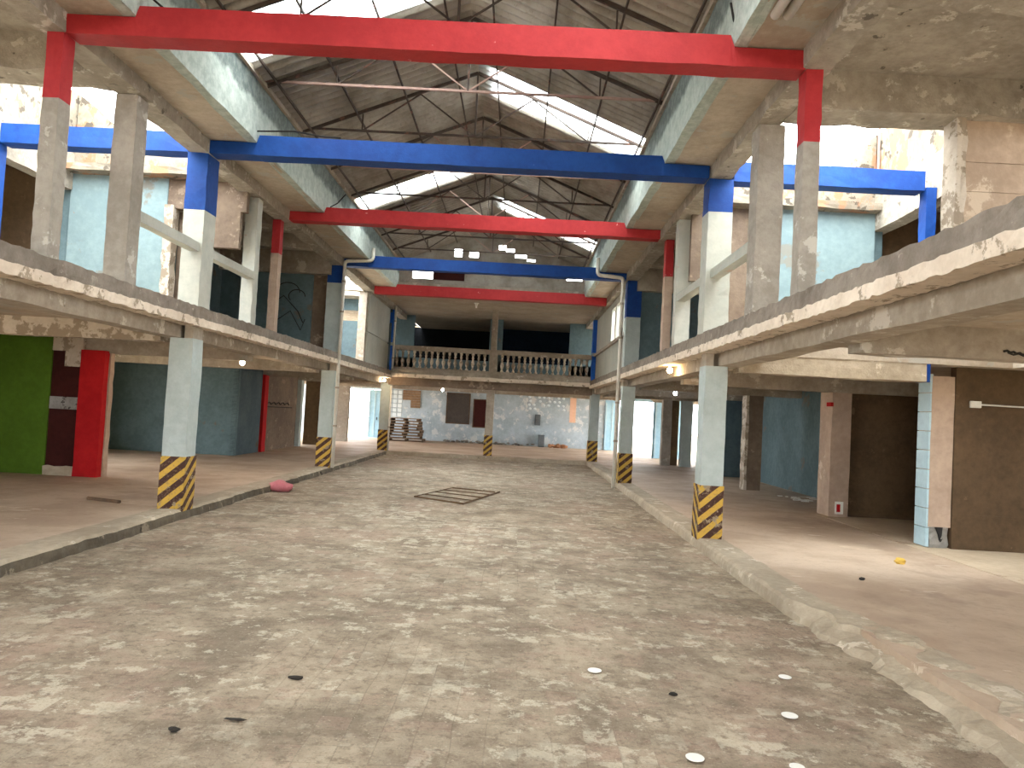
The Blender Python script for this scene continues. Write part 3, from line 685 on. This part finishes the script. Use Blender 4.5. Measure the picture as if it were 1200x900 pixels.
beam(-3.77, 3.79, 7.42, .26, 5.46, 5.775, 'red', 'nearest and largest red beam across the hall')
beam(-3.76, 3.73, YA, .3, 5.47, 5.77, 'blue', 'nearer blue beam across the hall')
beam(-3.91, 3.87, 14.87, .28, 5.48, 5.77, 'red', 'middle red beam across the hall')
beam(-3.74, 3.79, YB+.02, .28, 5.47, 5.77, 'blue', 'farther blue beam across the hall')
beam(-3.75, 3.75, 23.8, .26, 5.42, 5.75, 'red', 'farthest red beam before the balcony')
beam(-6.94, -4.09, YA+.02, .28, 5.47, 5.77, 'blue', 'blue beam across the left roof opening', False)
beam(4.11, 6.95, YA+.02, .28, 5.45, 5.75, 'blue', 'blue beam across the right roof opening', False)

# roof trusses
ORD = ['first', 'second', 'third', 'fourth', 'fifth', 'sixth', 'seventh', 'eighth']
def truss(i, y):
    t = thing('roof_truss', '%s steel roof truss counted from the first red beam' % ORD[i], 'truss', (.05, y, 6.6), 'steel roof trusses')
    zt = 6.66; ap = (.05, y, 7.80)
    for s in (-1, 1):
        MB().bar((.05, y, 7.80), (.05+s*3.12, y, 6.56), .04, .05).build('rafter', 'steel', t)
    MB().bar((-3.05, y, zt), (3.15, y, zt), .03, .035).build('tie_bar', 'pinksteel' if i in (1, 3, 5) else 'steel', t)
    MB().bar((.05, y, zt), ap, .032).build('king_post', 'steel', t)
    for s in (-1, 1):
        for k, (xa, xb) in enumerate(((0.05, 1.05), (2.05, 1.05))):
            za = zt; zb = 7.78-.41*1.0
            MB().bar((.05+s*(xa-.05), y, za), (.05+s*1.0, y, zb), .022).build('diagonal', 'pinksteel' if (k == 0 and i % 2) else 'steel', t)
        MB().bar((.05+s*2.0, y, zt), (.05+s*2.0, y, 7.78-.41*2), .022).build('upright', 'steel', t)
for i, y in enumerate((9.2, 11.1, 12.95, 14.95, 16.8, 18.7, 20.6, 22.5)): truss(i, y)
for i, (s, dx, nm) in enumerate([(s, d, n) for s in (-1, 1) for d, n in ((.35, 'nearest the ridge'), (1.25, 'upper middle'), (2.1, 'lower middle'), (2.9, 'nearest the gutter'))]):
    x = .05+s*dx
    tag(MB().bar((x, -5.5, 7.79-.41*dx+.03), (x, 24.2, 7.79-.41*dx+.03), .025, .04).build('purlin', 'steel'), 'long thin steel purlin of the %s roof slope, %s' % ('left' if s < 0 else 'right', nm), 'purlin', 'roof purlins')

# balustrade
t = thing('balustrade', 'pale balustrade of turned balusters along the far balcony', 'balustrade', (0, YC, 3.2))
R(-3.76, 3.76, YC-.04, YC+.2, 3.97, 4.14, 'x', .4, .006).build('top_rail', 'concrete', t)
R(-3.76, 3.76, YC-.03, YC+.2, 3.2, 3.32, 'x', .4, .006).build('base_rail', 'concrete', t)
B(-.09, .22, YC-.05, YC+.02, 3.2, 4.0).build('middle_pier', 'concrete', t)
PROF = [(.058, 0), (.058, .05), (.036, .07), (.03, .11), (.05, .17), (.072, .24), (.066, .3), (.042, .36), (.032, .42), (.05, .47), (.034, .5), (.04, .55), (.058, .6), (.058, .655)]
base = None
for a, b in ((-3.72, -.16), (.29, 3.72)):
    for k in range(16):
        x = a + (b-a)*(k+.5)/16
        if base is None:
            base = MB().lathe(PROF, (x, YC+.08, 3.315), 12).build('baluster', 'peel', t, smooth=True); bx = x
        else:
            c = base.copy(); COL.objects.link(c); c.parent = t; c.location = (x-bx, 0, 0)

# drainpipes
def pipe(pts, r, label, clip=()):
    t = thing('drainpipe', label, 'pipe', pts[-1], 'white drainpipes')
    P = [Vector(p) for p in pts]; Q = [P[0]]
    for a, b, c in zip(P, P[1:], P[2:]):
        k = .1
        for s in (0, .25, .5, .75, 1):
            p = b + (a-b).normalized()*k; q = b + (c-b).normalized()*k
            Q.append((1-s)**2*p + 2*s*(1-s)*b + s*s*q)
    Q.append(P[-1]); pp = MB().tube(Q, r, 10).build('pipe', 'pvc', t, smooth=True)
    for z in clip: MB().lathe([(r+.014, 0), (r+.014, .05)], (pts[-1][0], pts[-1][1], z), 10).build('bracket', 'concrete', pp)
pipe([(-2.95, 19.42, 5.95), (-2.95, 19.42, 5.62), (-3.68, 19.4, 5.57), (-3.68, 19.4, FL)], .045, 'white drainpipe with elbows down the second left column', (1.2, 2.2, 4.2, 5.0))
pipe([(2.98, 19.42, 6.0), (2.98, 19.42, 5.55), (3.66, 19.4, 5.50), (3.66, 19.4, .0)], .05, 'white drainpipe with elbows down the second right column', (1.2, 2.2, 3.9, 4.8))
pipe([(-3.72, YC-.12, 5.6), (-3.72, YC-.12, 3.2)], .04, 'white drainpipe beside the blue column left of the balustrade', (3.6, 5.0))
pipe([(-3.72, YC-.1, 2.6), (-3.72, YC-.1, .1)], .035, 'thin pale pipe down the third left column', (1.0,))

# bulbs
def bulb(x, y, z, mat, e, col, label, top):
    t = thing('light_bulb', label, 'lamp', (x, y, top))
    MB().tube([(x, y, top), (x, y, z+.09)], .008, 6).build('cord', 'cable', t)
    MB().lathe([(.02, .05), (.026, .06), (.026, .1), (.012, .12)], (x, y, z), 10).build('socket', 'pvc', t)
    MB().ball((x, y, z), .055, 2).build('bulb', mat, t, smooth=True)
    l = bpy.data.lights.new('bulb_light', 'POINT'); l.energy = e; l.color = col; l.shadow_soft_size = .05
    lo = bpy.data.objects.new('bulb_light', l); COL.objects.link(lo); lo.parent = t; lo.location = (0, -.02, z-top-.08)
bulb(-4.75, 15.5, 2.56, 'bulbwarm', 14, (1, .7, .45), 'glowing bulb under the left gallery past the first column', SLAB0)
bulb(3.84, 13.75, 2.76, 'bulbwarm', 12, (1, .66, .32), 'glowing warm bulb under the right gallery edge', SLAB0)
bulb(5.45, 20.8, 2.6, 'bulbcool', 20, (.75, .85, 1), 'glowing cool white bulb inside the right aisle', SLAB0)
bulb(-3.87, 27.2, 2.74, 'bulbwarm', 12, (1, .75, .5), 'glowing bulb beside the third left column', SLAB0)
bulb(-2.05, 30.6, 2.6, 'bulbcool', 14, (.95, .96, 1), 'small white bulb under the balcony ceiling', SLAB0)
t = thing('ceiling_lamp_holder', 'small white lamp holder on the balcony ceiling', 'lamp holder', (-.6, 26.5, 5.67))
MB().lathe([(.05, 0), (.05, .06), (.09, .07), (.09, .1)], (-.6, 26.5, 5.57), 10).build('holder', 'pvc', t)
MB().lathe([(.03, 0), (.035, .05), (.03, .09)], (-.6, 26.5, 5.49), 10).build('socket', 'disc', t)
tag(MB().tube([(-2.9, 25.0, 5.6), (-1.9, 25.0, 5.6)], .03, 8).build('fluorescent_tube', 'pvc'), 'white tube fitting under the balcony ceiling', 'lamp')

# far wall furniture
def board(x0, x1, z0, z1, mat, label, cat, name='wall_board', th=.06, fr='wooddark'):
    t = thing(name, label, cat, ((x0+x1)/2, BACK, z0))
    B(x0, x1, BACK-th*.6, BACK, z0, z1).build('panel', mat, t)
    f = MB(); e = .05
    f.box(x0-e, x0, BACK-th, BACK, z0-e, z1+e); f.box(x1, x1+e, BACK-th, BACK, z0-e, z1+e); f.box(x0, x1, BACK-th, BACK, z0-e, z0); f.box(x0, x1, BACK-th, BACK, z1, z1+e)
    f.build('frame', fr, t); return t
M['slate'] = plaster('grey_brown_board', (86, 78, 72), (66, 60, 56), bump=.2)
board(-2.55, -1.42, 1.12, 2.62, 'slate', 'dark grey board on the far wall, left of the maroon one', 'board')
board(-1.16, -.38, .98, 2.36, 'maroon', 'dark maroon shutter on the far wall beside the middle column', 'shutter', 'window_shutter')
t = thing('plank_panel', 'brown stepped plank panel high on the far wall', 'panel', (-4.4, BACK, 1.8))
pm = MB()
for k in range(7):
    z = 2.68 - k*.13; a = -4.87 if k < 4 else -4.45
    pm.box(a, -3.96, BACK-.07-.008*(k % 2), BACK-.01, z-.125, z)
pm.build('planks', 'wood', t)
t = thing('wall_box', 'small grey box fixed on the far wall', 'electric box', (2.15, BACK, 1.25))
B(2.0, 2.29, BACK-.14, BACK, 1.22, 1.78, .01).build('case', 'greybox', t); dd = B(2.03, 2.26, BACK-.155, BACK-.135, 1.27, 1.73, .004).build('door', 'greybox', t); B(2.05, 2.07, BACK-.17, BACK-.15, 1.47, 1.53).build('latch', 'cable', dd)
t = thing('floor_box', 'grey box standing at the foot of the far wall', 'box', (2.38, BACK-.3, FL))
B(2.22, 2.53, BACK-.45, BACK-.1, FL, .72, .01).build('case', 'greybox', t); B(2.21, 2.54, BACK-.46, BACK-.09, .70, .75, .008).build('lid', 'greybox', t)
tag(B(3.78, 4.1, BACK-.02, BACK, 1.45, 2.82).build('peach_plaster_strip', 'peach'), 'peach strip hanging on the far wall', 'strip')
rub = MB()
for k in range(26): rub.ball((2.75+random.random()*.9, BACK-.7+random.random()*.5, FL+.05+random.random()*.16*(1-abs(k-13)/16)), .07+random.random()*.07, 1, (1, 1, .7), .02)
tag(rub.build('rubble_heap', 'orange'), 'small orange brown rubble heap against the far wall', 'rubble', kind='stuff')
rub = MB()
for k in range(60): rub.ball((-2.6+random.random()*4.7, BACK-.42+random.random()*.3, FL+.03+random.random()*.08), .04+random.random()*.06, 1, (1.4, 1, .6), .02)
tag(rub.build('debris_line', 'greybroken'), 'line of grey debris along the foot of the far wall', 'debris', kind='stuff')
t = thing('vent_block_panel', 'pale round vent blocks in rows high on the far wall', 'vent blocks', (2.9, BACK, 2.0))
for r in range(4):
    for c in range(8):
        if random.random() < .12 + .13*r: continue
        MB().ball((1.68+c*.25+.05*(r % 2), BACK-.01, 2.66-r*.2), .075, 2, (1, .35, .9)).build('vent_block', 'glassblock', t, smooth=True)
t = thing('glass_block_panel', 'pale square glass blocks left of the plank panel', 'glass blocks', (-5.4, BACK, 1.3))
for r in range(6):
    for c in range(4): MB().box(-5.9+c*.26, -5.9+c*.26+.22, BACK-.03, BACK, 1.3+r*.23, 1.3+r*.23+.19, .02).build('glass_block', 'glassblock', t)
# pallets, one thing each
def pallet(x, y, z, ang, label, wdt=1.5, dep=1.1):
    t = thing('wooden_pallet', label, 'pallet', (x, y, z), 'stacked wooden pallets')
    top = MB()
    for k in range(6): top.box(x-wdt/2, x+wdt/2, y-dep/2+k*dep/6+.012, y-dep/2+(k+1)*dep/6-.012, z+.115, z+.14)
    top.build('top_boards', 'wood', t)
    for k in (-1, 0, 1): B(x+k*(wdt/2-.05)-.045, x+k*(wdt/2-.05)+.045, y-dep/2, y+dep/2, z+.022, z+.115).build('bearer', 'wooddark', t)
    bt = MB()
    for k in (-1, 0, 1): bt.box(x-wdt/2, x+wdt/2, y+k*(dep/2-.07)-.05, y+k*(dep/2-.07)+.05, z, z+.022)
    bt.build('bottom_boards', 'wood', t); t.rotation_euler = (0, 0, ang)
PL = ['lowest', 'second', 'third', 'fourth', 'fifth', 'sixth', 'seventh', 'topmost']
for k in range(8):
    pallet(-4.35+random.uniform(-.1, .1), 36.6+random.uniform(-.06, .06), FL+k*.14, random.uniform(-.1, .1), '%s wooden pallet of the stack by the far wall' % (PL[k] + (' from the floor' if 0 < k < 7 else '')), 1.75-.05*k)
for k in range(5):
    pallet(-7.75+random.uniform(-.06, .06), 35.2, FL+.02+k*.145, random.uniform(-.08, .08), '%s pale pallet stacked in the left rear doorway' % ['lowest', 'second', 'middle', 'fourth', 'topmost'][k], .95, .9)

# rear doors
def leaf(x0, x1, y, label, n):
    t = thing('door_leaf', label, 'door', ((x0+x1)/2, y, FL))
    pn = B(x0, x1, y-.03, y+.03, FL+.01, 2.6).build('panel', 'doorblue', t)
    B(x1-.16, x1-.12, y-.09, y-.03, 1.05, 1.2, .008).build('handle', 'greybox', pn)
    f = MB()
    for k in range(n+1): xx = x0+(x1-x0)*k/n; f.box(xx-.03, xx+.03, y-.05, y-.025, FL+.02, 2.58)
    f.build('stiles', 'paleblue', t)
leaf(-6.55, -6.0, BACK-.1, 'pale blue door leaf of the left rear doorway', 2)
leaf(-8.45, -8.0, BACK-.1, 'bluish door leaf at the left side of the rear doorway', 1)
leaf(7.2, 8.2, 32.9, 'pale blue door leaf beside the right rear doorway', 2)
leaf(5.65, 6.3, BACK-.06, 'pale blue door seen past the third right column', 2)

# things lying on the floor
t = thing('metal_grid', 'rusty metal frame with bars lying on the hall floor', 'metal frame', (0, 15.7, .01))
def gp(px, py): return Vector((px, py, .028))
A_, B_, C_, D_ = gp(-.92, 15.05), gp(.12, 14.3), gp(.76, 16.75), gp(-.33, 17.1)
fr = MB().tube([A_, B_, C_], .018, 6).build('outer_bar', 'rust', t)
MB().tube([D_, C_ + Vector((-.1, -.05, 0))], .014, 6).build('outer_bar', 'rust', t)
for k in (.24, .5, .74):
    p = A_.lerp(D_, k); q = B_.lerp(C_, k); MB().tube([p, q], .012, 6).build('cross_bar', 'rust', t)
MB().tube([A_, D_], .010, 6).build('cross_bar', 'rust', t)
def disc(x, y, r, label):
    tag(MB().lathe([(r, 0), (r*1.02, .004), (r*.9, .006), (.001, .0065)], (x, y, .008), 20).build('paper_disc', 'disc'), label, 'paper disc', 'white paper discs on the hall floor')
disc(1.71, 5.42, .05, 'white paper disc farthest left, alone on the hall floor')
disc(3.11, 5.51, .045, 'white paper disc on the right, farther of the right pair')
disc(2.88, 4.79, .05, 'white paper disc on the right, nearer of the right pair')
disc(2.12, 4.12, .05, 'white paper disc at the very bottom of the view')
disc(2.66, 4.08, .04, 'small white paper disc beside the bottom edge, right of another')
def chip(x, y, z, sx, sy, sz, mat, label, cat, name):
    m = MB(); m.ball((x, y, z+sz*.6), 1, 2, (sx, sy, sz))
    for v in m.bm.verts: v.co += Vector((random.uniform(-.25, .25)*sx, random.uniform(-.25, .25)*sy, 0))
    tag(m.build(name, mat), label, cat)
chip(-.31, 4.96, .0, .05, .025, .012, 'charcoal', 'small dark chip of stone left of centre on the hall floor', 'stone chip', 'stone_chip')
chip(-.45, 4.28, .0, .06, .012, .008, 'charcoal', 'thin dark twig on the hall floor near the bottom', 'twig', 'twig')
chip(2.2, 5.05, .0, .03, .02, .012, 'charcoal', 'small dark pebble on the hall floor right of centre', 'pebble', 'pebble')
chip(-.72, 4.1, .0, .03, .02, .014, 'charcoal', 'dark pebble near the bottom left of the hall floor', 'pebble', 'pebble')
chip(6.15, 9.8, FL, .07, .06, .05, 'yellow', 'crumpled yellow scrap on the right aisle floor', 'scrap', 'paper_scrap')
chip(5.1, 8.6, FL, .035, .03, .02, 'charcoal', 'small dark stone on the right aisle floor', 'stone', 'stone')
rg = MB(); rg.ball((-3.62, 14.95, .09), 1, 3, (.24, .2, .10))
for v in rg.bm.verts: v.co += .07*Vector((mnoise.noise(v.co*7), mnoise.noise(v.co*7+Vector((9, 0, 0))), mnoise.noise(v.co*6+Vector((0, 7, 0)))))
tag(rg.build('plastic_bag', 'rag', smooth=True), 'crumpled pink plastic bag by the left curb', 'bag')
tag(B(-7.4, -6.9, 11.9, 12.02, FL, FL+.03).build('wood_scrap', 'charcoal') if False else MB().tube([(-4.9, 11.3, FL+.02), (-5.5, 11.5, FL+.02)], .03, 6).build('wood_scrap', 'wooddark'), 'dark stick on the left aisle floor', 'stick')
lit = MB()
for k in range(14): lit.box(*(lambda x, y, a: (x, x+a, y, y+a*.5, FL+.0, FL+.012))(7.5+random.random()*.8, 17.2+random.random()*1.3, .05+random.random()*.16))
tag(lit.build('paper_litter', 'disc'), 'scattered pale litter before the teal wall at right', 'litter', kind='stuff')

# socket box and conduit on the right brown wall
t = thing('socket_box', 'white socket box with conduit on the right brown wall', 'socket', (7.95, 11.25, 2.3))
B(7.86, 8.02, 11.2, 11.25, 2.27, 2.37, .006).build('box', 'pvc', t)
MB().tube([(8.02, 11.23, 2.32), (9.6, 11.23, 2.31)], .012, 6).build('conduit', 'pvc', t)

# loose cables
def cable(pts, label, r=.012):
    tag(MB().tube(pts, r, 6).build('loose_cable', 'cable', smooth=True), label, 'cable', 'loose cables')
cable([(-3.1, 7.5, 5.95), (-2.95, 7.45, 5.9), (-2.8, 7.5, 5.79)], 'black cable end on the left of the first red beam')
cable([(3.0, 7.4, 6.1), (3.05, 7.45, 5.95), (3.15, 7.5, 5.79), (3.2, 7.5, 5.78)], 'black cable end on the right of the first red beam')
cable([(-3.5, YA-.02, 5.75), (-3.05, YA-.03, 5.82), (-2.5, YA-.02, 5.85), (-2.1, YA, 5.80), (-1.8, YA, 5.79)], 'thin dark cable lying on the nearer blue beam')
cable([(-2.95, 14.9, 5.785), (-2.8, 14.86, 5.86), (-2.62, 14.76, 6.02)], 'dark wire standing on the middle red beam')
tag(B(-1.92, -.9, 24.2, 24.24, 6.04, 6.30).build('maroon_sheet', 'maroon'), 'dark maroon sheet fixed high above the farthest red beam', 'sheet')

for x, lb in ((3.24, 'white conduit under the right roof overhang, at the gutter side'), (3.36, 'white conduit under the right roof overhang, at the post side')):
    tag(MB().tube([(x, 1.5, 5.625), (x, 6.75, 5.625)], .045, 10).build('ceiling_conduit', 'pvc', smooth=True), lb, 'conduit')
# scribbles on walls: painted strokes a few millimetres proud, kept with their walls
def scribble(parent, pts, name='graffiti', r=.012):
    MB().tube(pts, r, 5).build(name, 'charcoal', parent)
wb = [o for o in bpy.data.objects if o.get('label') == 'brown cross beam under the near right gallery'][0]
scribble(wb, [(5.62+.03*k, 7.035, 2.655+.012*(k % 2)-.004*k) for k in range(8)], r=.012)
scribble(wb, [(5.66+.05*k, 7.035, 2.63+.015*((k+1) % 2)-.003*k) for k in range(4)], r=.010)
wb = bpy.data.objects['wall_brown_aisle']
scribble(wb, [(-7.135, 24.2+.16*k, 1.66+.07*((k*7) % 3)/2) for k in range(16)], r=.02)
scribble(wb, [(-7.135, 24.2, 1.58), (-7.135, 27.0, 1.56)], r=.015)
wt = bpy.data.objects['wall_teal_left']
for cx, cz, rr in ((-5.2, 4.7, .32), (-4.95, 4.6, .22)):
    scribble(wt, [(cx+rr*math.cos(a*.35), 19.6, cz+rr*.8*math.sin(a*.35)) for a in range(12)])
scribble(wt, [(-5.7, 19.6, 4.3), (-5.3, 19.6, 4.6), (-4.9, 19.6, 4.2), (-4.75, 19.6, 3.9)])
scribble(wt, [(-5.5, 19.6, 3.9), (-5.1, 19.6, 4.2), (-4.8, 19.6, 3.7), (-4.7, 19.6, 4.0)])
